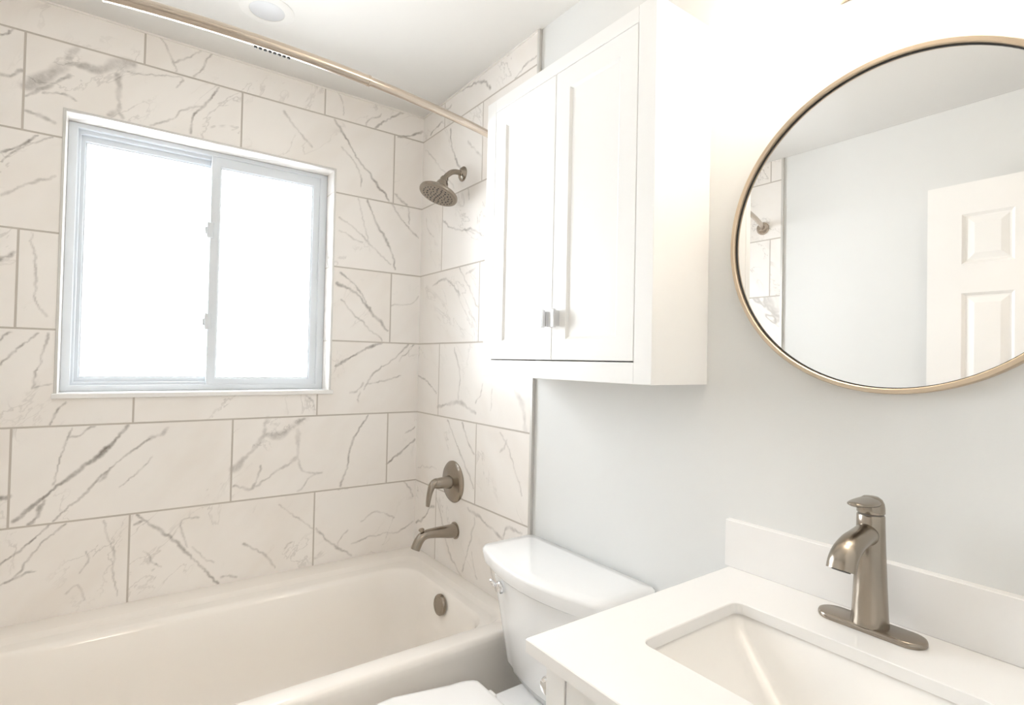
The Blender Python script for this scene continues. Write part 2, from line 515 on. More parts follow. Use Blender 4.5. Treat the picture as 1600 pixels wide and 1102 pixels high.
RIGHT_VEINS = [
    ([(2.002,2.275),(1.99,2.201),(1.942,2.117),(1.904,2.075)], 4, 0.35),
    ([(2.183,2.31),(2.071,2.331)], 3, 0.35),
    ([(1.858,2.178),(1.799,2.124),(1.756,2.086)], 3, 0.2),
    ([(1.85,1.988),(1.839,1.942)], 4, 0.2),
    ([(2.236,2.257),(2.103,2.157),(1.963,2.016)], 1.5, 0.2),
    ([(2.05,1.897),(1.939,1.839),(1.833,1.823),(1.728,1.778)], 3, 0.28),
    ([(2.207,1.938),(2.129,1.843)], 1.5, 0.2),
    ([(2.13,1.627),(2.038,1.645),(1.983,1.631),(1.896,1.567)], 4.5, 0.28),
    ([(1.903,1.679),(1.838,1.601),(1.755,1.509)], 2, 0.25),
    ([(1.78,1.663),(1.85,1.647)], 4, 0.2),
    ([(1.82,1.495),(1.761,1.433)], 2, 0.22),
    ([(2.253,1.231),(2.163,1.209),(2.072,1.161)], 2.5, 0.35),
    ([(1.928,1.356),(1.882,1.249),(1.888,1.151)], 4, 0.2),
    ([(2.058,1.104),(1.887,1.136),(1.756,1.104)], 8, 0.22),
    ([(1.758,1.143),(1.712,1.218)], 2, 0.2),
    ([(1.509,1.203),(1.46,1.156),(1.443,1.077)], 12, 0.15),
    ([(1.647,1.202),(1.656,1.122)], 2, 0.15),
    ([(1.972,1.056),(1.9,0.976),(1.827,0.898),(1.758,0.818)], 3, 0.28),
    ([(1.854,1.058),(1.807,0.988),(1.759,0.948)], 3, 0.3),
    ([(2.231,0.818),(2.056,0.842)], 2, 0.15),
    ([(1.592,1.051),(1.531,0.998),(1.456,0.855)], 2, 0.22),
    ([(1.548,1.029),(1.589,0.981)], 4, 0.2),
    ([(1.797,0.736),(1.64,0.701),(1.562,0.679)], 5, 0.25),
    ([(1.562,0.679),(1.537,0.727),(1.452,0.73)], 5, 0.25),
    ([(2.05,0.719),(2.002,0.647),(1.937,0.526),(1.827,0.454)], 5, 0.22),
    ([(1.749,0.709),(1.803,0.546),(1.829,0.484)], 3.5, 0.22),
    ([(1.617,0.647),(1.634,0.562),(1.595,0.489)], 3, 0.25),
    ([(1.762,0.578),(1.722,0.49)], 2, 0.2),
    ([(2.237,0.57),(2.071,0.679)], 4.5, 0.35),
    ([(2.003,2.416),(1.824,2.398),(1.731,2.365)], 4, 0.35),
    ([(1.731,2.365),(1.703,2.33)], 5, 0.35),
    ([(1.544,2.302),(1.481,2.325),(1.425,2.327)], 3, 0.3),
    ([(2.084,2.364),(2.001,2.375)], 4, 0.3),
]


def breaks(lo, hi, step, extra=()):
    """grid lines from lo to hi at about the step, with the extra lines among them"""
    cuts = sorted({lo, hi, *[e for e in extra if lo < e < hi]})
    out = []
    for a, b_ in zip(cuts[:-1], cuts[1:]):
        n = max(1, int(round((b_ - a) / step)))
        out += list(np.linspace(a, b_, n, endpoint=False))
    return np.array(out + [hi])

def vein_field(UU, VV, veins, unit, seed):
    rng = random.Random(seed)
    F = np.zeros_like(UU)
    for pts, wpx, s in veins:
        P = spline(pts, 3) if len(pts) > 2 else [np.array(p) for p in pts]
        for _ in range(3):                                       # rough the line up
            Q = [P[0]]
            for a, b_ in zip(P[:-1], P[1:]):
                d = b_ - a
                m = (a + b_) / 2 + np.array((-d[1], d[0])) * rng.uniform(-0.16, 0.16)
                Q += [m, b_]
            P = Q
        n = len(P)
        ph, ph2 = rng.uniform(0, 6), rng.uniform(0, 6)
        for i, (a, b_) in enumerate(zip(P[:-1], P[1:])):
            t = i / n
            hw = wpx * unit * 0.62 * (0.8 + 0.3 * sin(9 * t + ph) + 0.2 * sin(23 * t + ph2)) + 0.0012
            st = s * (0.9 + 0.25 * sin(13 * t + ph2))
            pad = hw * 1.7
            m = ((UU > min(a[0], b_[0]) - pad) & (UU < max(a[0], b_[0]) + pad) &
                 (VV > min(a[1], b_[1]) - pad) & (VV < max(a[1], b_[1]) + pad))
            if not m.any(): continue
            pu, pv = UU[m] - a[0], VV[m] - a[1]
            d = b_ - a
            k = np.clip((pu * d[0] + pv * d[1]) / max(d @ d, 1e-12), 0, 1)
            dist = np.hypot(pu - k * d[0], pv - k * d[1])
            x = np.clip(1.25 - dist / hw * 0.75, 0, 1)
            F[m] = np.maximum(F[m], st * x * x * (3 - 2 * x))
    return F

def tile_wall(name, us, vs, place, mat, parent, veins=None, unit=0.0014, hole=None, seed=1, flip=False):
    """tiled face on a fine grid that carries the vein attribute; UV in metres"""
    UU, VV = np.meshgrid(us, vs, indexing='ij')
    nu, nv = UU.shape
    co = place(UU.ravel(), VV.ravel())
    ii, jj = np.meshgrid(np.arange(nu - 1), np.arange(nv - 1), indexing='ij')
    ii, jj = ii.ravel(), jj.ravel()
    if hole:
        cu, cv = (us[ii] + us[ii + 1]) / 2, (vs[jj] + vs[jj + 1]) / 2
        keep = ~((cu > hole[0]) & (cu < hole[1]) & (cv > hole[2]) & (cv < hole[3]))
        ii, jj = ii[keep], jj[keep]
    q = np.stack([ii * nv + jj, (ii + 1) * nv + jj, (ii + 1) * nv + jj + 1, ii * nv + jj + 1], -1)
    if flip: q = q[:, ::-1]
    used = np.unique(q)
    remap = np.full(nu * nv, -1); remap[used] = np.arange(len(used))
    q = remap[q]
    me = bpy.data.meshes.new(name)
    me.vertices.add(len(used)); me.vertices.foreach_set('co', co[used].astype(np.float32).ravel())
    me.loops.add(q.size); me.loops.foreach_set('vertex_index', q.astype(np.int32).ravel())
    me.polygons.add(len(q)); me.polygons.foreach_set('loop_start', np.arange(0, q.size, 4, dtype=np.int32))
    uvl = me.uv_layers.new(name='UVMap')
    uv = np.stack([UU.ravel()[used], VV.ravel()[used]], -1)[q.ravel()]
    uvl.data.foreach_set('uv', uv.astype(np.float32).ravel())
    if veins is not None:
        at = me.attributes.new('vein', 'FLOAT', 'POINT')
        F = vein_field(UU, VV, veins, unit, seed).ravel()[used]
        at.data.foreach_set('value', F.astype(np.float32))
    me.update(calc_edges=True)
    me.validate()
    me.materials.append(MAT[mat])
    return link(name, me, parent)

# ----------------------------------------------------------------------------
# the room
# ----------------------------------------------------------------------------
HY = -1.35                       # far wall of the hall outside the door
floor = struct('floor', box(LEFT - 0.7, PAINT + 0.5, HY, D + 0.02, -0.08, 0.0), 'floor', 'light grey tile floor')
ceiling = struct('ceiling', box(LEFT - 0.7, PAINT + 0.5, HY, D + 0.02, CEIL, CEIL + 0.08), 'ceiling', 'flat white painted ceiling')

# window wall: painted masonry behind, tile in front, window opening through both
bm = bmesh.new()
yb0, yb1 = D + 0.010, D + 0.16
add_box(bm, LEFT - 0.15, WX0 - 0.012, yb0, yb1, 0, CEIL)
add_box(bm, WX1 + 0.012, PAINT + 0.15, yb0, yb1, 0, CEIL)
add_box(bm, WX0 - 0.012, WX1 + 0.012, yb0, yb1, 0, WZ0 - 0.02)
add_box(bm, WX0 - 0.012, WX1 + 0.012, yb0, yb1, WZ1 + 0.012, CEIL)
wall_back = struct('wall_back', bm, 'wall', 'tiled wall with the window above the bathtub')
tile_wall('tile_cladding', breaks(LEFT, W, 0.0036, (WX0 - 0.006, WX1 + 0.006)),
          breaks(0.40, CEIL, 0.0036, (WZ0 - 0.006, WZ1 + 0.006)),
          lambda u, v: np.stack([u, np.full_like(u, D), v], -1), 'tile_back', wall_back, BACK_VEINS, 0.00142,
          (WX0 - 0.006, WX1 + 0.006, WZ0 - 0.006, WZ1 + 0.006), 3)

# wet wall on the right
wall_right = struct('wall_right', box(PAINT, PAINT + 0.12, NEAR - 0.12, D + 0.01, 0, CEIL), 'wall',
                    'pale painted wall with tile at the bathtub end')
tile_wall('tile_cladding', breaks(TRIM_R, D, 0.0036), breaks(0.02, CEIL, 0.0036),
          lambda u, v: np.stack([np.full_like(u, W), u, v], -1), 'tile_right', wall_right, RIGHT_VEINS, 0.0013, None, 8, True)
# left wall, seen in the mirror
wall_left = struct('wall_left', box(LEFT - 0.008 - 0.12, LEFT - 0.008, NEAR - 0.12, D + 0.01, 0, CEIL), 'wall',
                   'pale painted wall behind the open door')
tile_wall('tile_cladding', breaks(TRIM_L, D, 0.2), breaks(0.02, CEIL, 0.2),
          lambda u, v: np.stack([np.full_like(u, LEFT), u, v], -1), 'tile_left', wall_left)
# door wall behind the camera, with its opening
DX0, DX1, DTOP = -0.44, 0.40, 2.06
bm = bmesh.new()
add_box(bm, LEFT - 0.128, DX0, NEAR - 0.12, NEAR, 0, CEIL)
add_box(bm, DX1, PAINT + 0.12, NEAR - 0.12, NEAR, 0, CEIL)
add_box(bm, DX0, DX1, NEAR - 0.12, NEAR, DTOP, CEIL)
struct('wall_front', bm, 'wall', 'painted wall with the doorway')
# hall outside the doorway
bm = bmesh.new()
add_box(bm, LEFT - 0.7, PAINT + 0.5, HY - 0.1, HY, 0, CEIL)
add_box(bm, LEFT - 0.8, LEFT - 0.7, HY - 0.1, NEAR, 0, CEIL)
add_box(bm, PAINT + 0.5, PAINT + 0.6, HY - 0.1, NEAR, 0, CEIL)
add_box(bm, LEFT - 0.8, LEFT - 0.128, NEAR - 0.12, NEAR - 0.02, 0, CEIL)
add_box(bm, PAINT + 0.12, PAINT + 0.6, NEAR - 0.12, NEAR - 0.02, 0, CEIL)
struct('wall_hall', bm, 'wall', 'painted hall walls outside the doorway')

# metal edge trims where the tile ends, caulk line under the ceiling
struct('trim_1', box(W - 0.0035, PAINT, TRIM_R - 0.012, TRIM_R, 0.02, CEIL, 0.0015), 'edge_metal',
       'slim grey metal strip ending the tile beside the wall cabinet')
struct('trim_2', box(LEFT - 0.008, LEFT + 0.0035, TRIM_L - 0.012, TRIM_L, 0.02, CEIL, 0.0015), 'edge_metal',
       'slim metal strip ending the tile on the left wall')
bm = bmesh.new()
add_box(bm, LEFT, W, D - 0.005, D + 0.009, CEIL - 0.006, CEIL)
add_box(bm, W - 0.005, PAINT, TRIM_R, D, CEIL - 0.006, CEIL)
struct('trim_3', bm, 'caulk', 'thin caulk line between tile and ceiling')

# window: marble reveal, metal edge, sill, vinyl slider with two sashes
win = tag(thing('window_1', 'white sliding window set in the tiled wall above the bathtub', 'window',
                ((WX0 + WX1) / 2, RECESS, WZ0)), kind='structure')
bm = bmesh.new()
uvs = []
y0, y1 = D, RECESS + 0.06
quads = (((WX0, WZ0), (WX0, WZ1)), ((WX0, WZ1), (WX1, WZ1)), ((WX1, WZ1), (WX1, WZ0)))
th = 0.011
add_box(bm, WX0 - th, WX0, D + 0.001, y1, WZ0 - 0.012, WZ1 + th)
add_box(bm, WX1, WX1 + th, D + 0.001, y1, WZ0 - 0.012, WZ1 + th)
add_box(bm, WX0, WX1, D + 0.001, y1, WZ1, WZ1 + th)
bmesh.ops.recalc_face_normals(bm, faces=bm.faces)
uvl = bm.loops.layers.uv.new('UVMap')
for f in bm.faces:
    for l in f.loops:
        x, y, z = l.vert.co
        l[uvl].uv = (x + (y - D) * 1.0, z - (y - D)) if abs(f.normal.z) > 0.5 else (y - D + x, z)
obj('reveal', bm, 'tile_reveal', win)
bm = bmesh.new()
for (a, b_, c, d) in ((WX0 - 0.0085, WX0, WZ0, WZ1 + 0.0085), (WX1, WX1 + 0.0085, WZ0, WZ1 + 0.0085), (WX0, WX1, WZ1, WZ1 + 0.0085)):
    add_box(bm, a, b_, D - 0.003, D + 0.004, c, d, 0.001, 1)
obj('edge_trim', bm, 'edge_metal', win)
obj('sill', box(WX0 - 0.013, WX1 + 0.016, D - 0.014, y1, WZ0 - 0.017, WZ0, 0.003), 'quartz', win)

def ring_frame(bm, x0, x1, z0, z1, w, ya, yb, bevel=0.002):
    """picture-frame ring in the xz plane; w = one width or (left, right, bottom, top)"""
    if not isinstance(w, tuple): w = (w,) * 4
    o = [(x0, z0), (x1, z0), (x1, z1), (x0, z1)]
    i_ = [(x0 + w[0], z0 + w[2]), (x1 - w[1], z0 + w[2]), (x1 - w[1], z1 - w[3]), (x0 + w[0], z1 - w[3])]
    mid = [(x0 + bevel, z0 + bevel), (x1 - bevel, z0 + bevel), (x1 - bevel, z1 - bevel), (x0 + bevel, z1 - bevel)]
    im = [(i_[0][0] - bevel, i_[0][1] - bevel), (i_[1][0] + bevel, i_[1][1] - bevel), (i_[2][0] + bevel, i_[2][1] + bevel), (i_[3][0] - bevel, i_[3][1] + bevel)]
    P = lambda r, y: [(a, y, b_) for a, b_ in r]
    loft(bm, [P(o, yb), P(o, ya + bevel), P(mid, ya), P(im, ya), P(i_, ya + bevel), P(i_, yb)], closed=True)
    return bm

bm = bmesh.new()
ring_frame(bm, WX0, WX1, WZ0, WZ1, (0.026, 0.030, 0.021, 0.017), RECESS, RECESS + 0.060)
ring_frame(bm, WX0 + 0.014, WX1 - 0.014, WZ0 + 0.012, WZ1 - 0.010, 0.020, RECESS + 0.016, RECESS + 0.060)
frame = obj('frame', bm, 'vinyl', win)
MX = 0.272                       # left edge of the meeting stile
def sash(x0, x1, z0, z1, w, ya, yb, extra=None):
    s = obj('sash', ring_frame(bmesh.new(), x0, x1, z0, z1, w, ya, yb), 'vinyl', win)
    b2 = ring_frame(bmesh.new(), x0 + w[0] - 0.004, x1 - w[1] + 0.004, z0 + w[2] - 0.004, z1 - w[3] + 0.004, 0.008, ya + 0.007, yb, 0.001)
    obj('glazing_bead', b2, 'vinyl', s)
    yc = (ya + yb) / 2 + 0.004
    obj('pane', box(x0 + w[0] - 0.003, x1 - w[1] + 0.003, yc, yc + 0.004, z0 + w[2] - 0.003, z1 - w[3] + 0.003), 'glass', s)
    return s
sash(WX0 + 0.020, MX + 0.034, WZ0 + 0.014, WZ1 - 0.012, (0.026, 0.032, 0.032, 0.038), RECESS + 0.032, RECESS + 0.056)
s2 = sash(MX, WX1 - 0.026, WZ0 + 0.016, WZ1 - 0.014, (0.032, 0.030, 0.028, 0.040), RECESS + 0.006, RECESS + 0.030)
for zc in (0.475 + EYE, 0.128 + EYE):
    bm = bmesh.new()
    add_box(bm, MX - 0.011, MX + 0.012, RECESS - 0.004, RECESS + 0.008, zc - 0.030, zc + 0.030, 0.003)
    add_box(bm, MX - 0.017, MX - 0.004, RECESS - 0.001, RECESS + 0.010, zc - 0.016, zc + 0.012, 0.003)
    obj('latch', bm, 'vinyl', win)

# door, opened into the room against the left wall; six raised panels
DW, DT = 0.755, 0.035
dx0, dx1 = -0.475 - DT, -0.475
dy0, dy1 = 0.052, 0.052 + DW
door = tag(thing('door_1', 'white six panel door standing open, seen in the round mirror', 'door', (dx1, dy0, 0)), kind='structure')
zt, zb = 2.043, 0.012
rows = ((0.42 + EYE, 0.617 + EYE), (-0.29 + EYE, 0.306 + EYE), (0.21, 0.86))
st, pw = 0.112, 0.158
cols = ((dy0 + st, dy0 + st + 0.21), (dy1 - st - pw, dy1 - st))
bm = bmesh.new()
ycut = sorted({dy0, dy1, *[v for c in cols for v in c]})
zcut = sorted({zb, zt, *[v for c in rows for v in c]})
for a, b_ in zip(ycut[:-1], ycut[1:]):
    for c, d in zip(zcut[:-1], zcut[1:]):
        hole = any(abs(a - q[0]) < 1e-6 for q in cols) and any(abs(c - q[0]) < 1e-6 for q in rows)
        if not hole:
            add_box(bm, dx0, dx1, a, b_, c, d)
            continue
        for face, sg in ((dx1, -1), (dx0, 1)):
            R = []
            for ins, dep in ((0, 0), (0.010, 0.009), (0.016, 0.009), (0.040, 0.0015)):
                R.append([(face + sg * dep, yy, zz) for yy, zz in ((a + ins, c + ins), (b_ - ins, c + ins), (b_ - ins, d - ins), (a + ins, d - ins))])
            loft(bm, R, False, True)
obj('slab', bm, 'door', door)
bm = bmesh.new()
lathe(bm, [(0.028, 0), (0.028, 0.006), (0.012, 0.010), (0.011, 0.030), (0.026, 0.042), (0.028, 0.055), (0.018, 0.066), (0.002, 0.068)],
      (dx1, dy1 - 0.065, 0.92), (1, 0, 0), 24)
obj('knob', bm, 'nickel', door, True)
bm = bmesh.new()
for zc in (0.25, 1.05, 1.82):
    lathe(bm, [(0.007, -0.045), (0.007, 0.045)], (dx1 - DT / 2, dy0 - 0.005, zc), (0, 0, 1), 12)
obj('hinge', bm, 'nickel', door, True)

# ----------------------------------------------------------------------------
# bathtub
# ----------------------------------------------------------------------------
tub = thing('bathtub', 'white alcove bathtub below the window, between tiled walls', 'bathtub', ((LEFT + W) / 2, 1.82, 0))
TX0, TX1, TY0, TY1, TZ = LEFT + 0.001, W - 0.001, 1.388, D - 0.001, 0.463
bm = bmesh.new()
rings = []
def tr(i0, i1, j0, j1, z, r):
    rings.append(at_z(rrect(TX0 + i0, TX1 - i1, TY0 + j0, TY1 - j1, r, 8), z))
tr(0, 0, 0.010, 0, 0.0, 0.003)
tr(0, 0, 0.010, 0, 0.040, 0.003)
tr(0, 0, 0.014, 0, 0.046, 0.003)
tr(0, 0, 0.010, 0, TZ - 0.080, 0.003)
tr(0, 0, 0.004, 0, TZ - 0.040, 0.003)
tr(0, 0, 0.000, 0, TZ - 0.018, 0.003)
tr(0, 0, 0.0015, 0, TZ - 0.008, 0.003)
tr(0, 0, 0.006, 0, TZ - 0.002, 0.003)
tr(0.0, 0.0, 0.013, 0.0, TZ, 0.003)
tr(0.004, 0.004, 0.018, 0.004, TZ + 0.0005, 0.006)
tr(0.060, 0.050, 0.066, 0.090, TZ, 0.060)
tr(0.064, 0.054, 0.068, 0.094, TZ - 0.0015, 0.064)
tr(0.078, 0.064, 0.072, 0.108, TZ - 0.012, 0.078)
tr(0.084, 0.068, 0.074, 0.114, TZ - 0.0135, 0.084)
tr(0.118, 0.094, 0.080, 0.154, TZ - 0.0145, 0.104)
tr(0.126, 0.098, 0.084, 0.161, TZ - 0.0185, 0.107)
tr(0.142, 0.106, 0.092, 0.172, TZ - 0.034, 0.110)
tr(0.190, 0.118, 0.108, 0.186, TZ - 0.130, 0.115)
tr(0.270, 0.136, 0.128, 0.206, TZ - 0.250, 0.120)
tr(0.330, 0.150, 0.144, 0.222, TZ - 0.320, 0.120)
tr(0.390, 0.180, 0.180, 0.258, TZ - 0.356, 0.110)
tr(0.470, 0.240, 0.240, 0.320, TZ - 0.370, 0.080)
loft(bm, rings, True, True)
shell = obj('shell', bm, 'acrylic', tub, True, 40)
OX, OY, OZ = W - 0.120, 1.782, TZ - 0.062
bm = bmesh.new()
lathe(bm, [(0.0375, -0.004), (0.0375, 0.004), (0.035, 0.008), (0.027, 0.0095), (0.0255, 0.0085), (0.010, 0.009), (0.001, 0.0092)], (OX, OY, OZ), (-1, 0, 0.10), 36)
obj('overflow_cover', bm, 'nickel', tub, True)
bm = bmesh.new()
lathe(bm, [(0.034, -0.004), (0.034, 0.002), (0.028, 0.004), (0.014, 0.004), (0.013, 0.012), (0.001, 0.014)], (W - 0.36, OY, TZ - 0.3698), (0, 0, 1), 28)
obj('drain', bm, 'nickel', tub, True)

# ----------------------------------------------------------------------------
# shower fittings on the wet wall
# ----------------------------------------------------------------------------
FY = 1.890
sh = thing('rain_shower', 'brushed nickel rain shower head on the tiled wall', 'shower head', (W, FY, 0.752 + EYE))
bm = bmesh.new()
lathe(bm, [(0.030, 0.0), (0.030, 0.003), (0.026, 0.008), (0.014, 0.013), (0.0125, 0.016)], (W, FY, 0.752 + EYE), (-1, 0, 0), 32)
obj('wall_flange', bm, 'nickel', sh, True)
bm = bmesh.new()
arm = spline([(W, FY, 0.752 + EYE, 0.0105, 0.0105), (W - 0.030, FY, 0.754 + EYE, 0.0105, 0.0105), (W - 0.055, FY, 0.746 + EYE, 0.0105, 0.0105),
              (W - 0.078, FY, 0.725 + EYE, 0.0105, 0.0105), (W - 0.088, FY, 0.710 + EYE, 0.0105, 0.0105)], 6)
sweep(bm, arm, 16)
obj('arm', bm, 'nickel', sh, True)
ax = Vector((-0.36, -0.02, -0.93)).normalized()
ho = Vector((W - 0.084, FY, 0.716 + EYE))
bm = bmesh.new()
lathe(bm, [(0.004, -0.006), (0.014, -0.004), (0.0165, 0.004), (0.0165, 0.012), (0.022, 0.020), (0.027, 0.034), (0.031, 0.046), (0.050, 0.056), (0.070, 0.062),
           (0.0765, 0.067), (0.0775, 0.073), (0.0755, 0.078), (0.068, 0.080)], ho, ax, 48, True, True)
head = obj('head', bm, 'nickel', sh, True, 30)
bm = bmesh.new()
lathe(bm, [(0.0675, 0.0795), (0.0665, 0.0812), (0.001, 0.0814)], ho, ax, 40)
obj('spray_face', bm, 'nickel', head, True)
bm = bmesh.new()
e1 = ax.cross(Vector((0, 1, 0))).normalized(); e2 = ax.cross(e1)
for rr_, cnt, rad in ((0.058, 24, 0.0024), (0.044, 16, 0.0036), (0.029, 12, 0.0026), (0.015, 6, 0.0034), (0.0, 1, 0.004)):
    for k in range(cnt):
        a = 2 * pi * k / cnt + rr_ * 40
        lathe(bm, [(rad, 0.0805), (rad * 0.9, 0.0828), (rad * 0.4, 0.0832)], ho + e1 * rr_ * cos(a) + e2 * rr_ * sin(a), ax, 8)
obj('spray_nozzles', bm, 'spray', head, True)

sv = thing('shower_valve', 'brushed nickel shower valve with round plate and lever handle', 'shower valve', (W, 1.912, -0.487 + EYE))
vo = Vector((W, 1.912, -0.487 + EYE))
bm = bmesh.new()
lathe(bm, [(0.083, 0.0), (0.083, 0.003), (0.079, 0.007), (0.060, 0.012), (0.034, 0.017), (0.030, 0.019), (0.001, 0.019)], vo, (-1, 0, 0), 56)
obj('escutcheon', bm, 'nickel', sv, True)
bm = bmesh.new()
lathe(bm, [(0.027, 0.016), (0.026, 0.022), (0.0225, 0.050), (0.0205, 0.078), (0.016, 0.088), (0.002, 0.091)], vo, (-1, 0, 0), 32)
lev = spline([(W - 0.060, 1.912, -0.485 + EYE, 0.018, 0.016), (W - 0.078, 1.912, -0.484 + EYE, 0.019, 0.018), (W - 0.094, 1.912, -0.492 + EYE, 0.018, 0.014),
              (W - 0.104, 1.912, -0.516 + EYE, 0.0165, 0.0095), (W - 0.110, 1.912, -0.545 + EYE, 0.015, 0.0075), (W - 0.113, 1.912, -0.572 + EYE, 0.0115, 0.006)], 6)
sweep(bm, lev, 18)
obj('lever', bm, 'nickel', sv, True, 60)

ts = thing('tub_spout', 'brushed nickel spout over the bathtub with a diverter knob on top', 'tub spout', (W, FY, -0.677 + EYE))
bm = bmesh.new()
lathe(bm, [(0.0335, 0.0), (0.0335, 0.003), (0.030, 0.004)], (W, FY, -0.677 + EYE), (-1, 0, 0), 32)
sp = spline([(W, FY, -0.677 + EYE, 0.0300, 0.0285), (W - 0.030, FY, -0.676 + EYE, 0.0275, 0.0255), (W - 0.080, FY, -0.672 + EYE, 0.0235, 0.0205), (W - 0.120, FY, -0.671 + EYE, 0.0205, 0.0175),
             (W - 0.142, FY, -0.676 + EYE, 0.0190, 0.0175), (W - 0.157, FY, -0.690 + EYE, 0.0185, 0.0180), (W - 0.166, FY, -0.706 + EYE, 0.0185, 0.0180), (W - 0.173, FY, -0.722 + EYE, 0.0185, 0.0175)], 6)
sweep(bm, sp, 24)
obj('body', bm, 'nickel', ts, True, 50)
bm = bmesh.new()
lathe(bm, [(0.0045, -0.012), (0.0045, 0.006), (0.0105, 0.008), (0.0115, 0.011), (0.0095, 0.014), (0.001, 0.015)], (W - 0.146, FY, -0.661 + EYE), (-0.25, 0, 1), 20)
obj('diverter_knob', bm, 'nickel', ts, True)

# bowed shower curtain rod
RZ = 0.752 + EYE
rod = thing('shower_curtain_rod', 'bowed brushed nickel shower curtain rod under the ceiling', 'shower rod', ((LEFT + W) / 2, 1.41, RZ))
xc = (LEFT + W) / 2
def rod_y(x): return 1.403 + (0.19 if x > xc else 0.255) * (x - xc) ** 2
JX, JL = 0.530, xc - (0.530 - xc)
def tube(x0, x1, r, n=24):
    b2 = bmesh.new()
    sweep(b2, [(x, rod_y(x), RZ, r, r) for x in np.linspace(x0, x1, n)], 20, (0, 0, 1))
    return b2
mid = tube(JL, JX, 0.0138, 40)
for x in (JX, JL):
    lathe(mid, [(0.0120, -0.004), (0.0147, -0.003), (0.0147, 0.003), (0.0120, 0.004)], (x, rod_y(x), RZ), (1, 2 * 0.19 * (x - xc), 0), 20)
outer = obj('outer_tube', mid, 'rodmetal', rod, True)
obj('inner_tube', tube(JX - 0.01, W - 0.004, 0.0118), 'rodmetal', rod, True)
obj('inner_tube', tube(LEFT + 0.004, JL + 0.01, 0.0118), 'rodmetal', rod, True)
for x, s in ((W, -1), (LEFT, 1)):
    b2 = bmesh.new()
    lathe(b2, [(0.034, 0), (0.034, 0.006), (0.030, 0.014), (0.018, 0.024), (0.015, 0.036)], (x, rod_y(x), RZ), (s, 0, 0), 32)
    obj('wall_flange', b2, 'rodmetal', rod, True)
for k in range(8):
    x = 0.247 + k * 0.0108
    b2 = bmesh.new()
    lathe(b2, [(0.0005, -0.0026), (0.0030, -0.0018), (0.0042, 0), (0.0030, 0.0018), (0.0005, 0.0026)], (x, rod_y(x) + 0.006, RZ - 0.0142), (0, 0, 1), 10)
    obj('bead', b2, 'dark', outer, True)

# small recessed ceiling light over the tub
rl = thing('recessed_light', 'small round recessed ceiling light over the bathtub, switched off', 'ceiling light', (0.358, 1.868, CEIL))
bm = bmesh.new()
lathe(bm, [(0.082, 0.0), (0.082, 0.001), (0.076, 0.003), (0.058, 0.0045), (0.053, 0.004), (0.050, 0.001)], (0.358, 1.868, CEIL), (0, 0, -1), 48, True, False)
obj('trim_ring', bm, 'ceiling', rl, True)
bm = bmesh.new()
lathe(bm, [(0.0525, 0.0025), (0.046, 0.0045), (0.001, 0.0055)], (0.358, 1.868, CEIL), (0, 0, -1), 40)
obj('lens', bm, 'lens_off', rl, True)

# ----------------------------------------------------------------------------
# wall cabinet above the toilet
# ----------------------------------------------------------------------------
CY0, CY1, CF, CB, CZ0, CZ1 = 0.760, 1.418, 0.916, PAINT, -0.044 + EYE, 0.797 + EYE
cab = thing('wall_cabinet', 'white two door shaker cabinet hung on the wall above the toilet', 'cabinet', (CB, (CY0 + CY1) / 2, CZ0))
bm = bmesh.new()
ft = 0.019
DY0, DY1, DZ0, DZ1 = CY0 + 0.050, CY1 - 0.046, 0.004 + EYE, 0.760 + EYE     # door opening
add_box(bm, CF + ft, CB, CY0 + 0.0015, CY0 + 0.018, CZ0, CZ1, 0.0008, 1)
add_box(bm, CF + ft, CB, CY1 - 0.018, CY1 - 0.0015, CZ0, CZ1, 0.0008, 1)
add_box(bm, CF + ft, CB, CY0 + 0.018, CY1 - 0.018, CZ0 + 0.001, CZ0 + 0.019)
add_box(bm, CF + ft, CB, CY0 + 0.018, CY1 - 0.018, CZ1 - 0.018, CZ1 - 0.0005)
add_box(bm, CB - 0.006, CB, CY0 + 0.018, CY1 - 0.018, CZ0 + 0.019, CZ1 - 0.018)
add_box(bm, CF + ft + 0.004, CB - 0.006, CY0 + 0.018, CY1 - 0.018, 0.38 + EYE, 0.398 + EYE)
obj('body', bm, 'cabinet', cab)
bm = bmesh.new()
bv = 0.0010
add_box(bm, CF, CF + ft, CY0, DY0, CZ0, CZ1, bv, 1)
add_box(bm, CF, CF + ft, DY1, CY1, CZ0, CZ1, bv, 1)
add_box(bm, CF, CF + ft, DY0, DY1, CZ0, DZ0, bv, 1)
add_box(bm, CF, CF + ft, DY0, DY1, DZ1, CZ1, bv, 1)
obj('face_frame', bm, 'cabinet', cab)

def shaker(x0, x1, y0, y1, z0, z1, w, parent, name='door', rec=0.0055, bevel=0.0012):
    """frame-and-panel front whose face looks towards -x"""
    bm = bmesh.new()
    o = rrect(y0, y1, z0, z1, 0.0001, 1)
    P = lambda r, x: [(x, a, b_) for a, b_ in r]
    R = lambda i: [(y1 - i, z1 - i), (y0 + i, z1 - i), (y0 + i, z0 + i), (y1 - i, z0 + i)]
    rings = [P(R(0), x1), P(R(0), x0 + bevel), P(R(bevel), x0), P(R(w - bevel), x0), P(R(w), x0 + bevel), P(R(w + 0.0050), x0 + rec)]
    loft(bm, rings, True, True)
    return obj(name, bm, 'cabinet', parent)

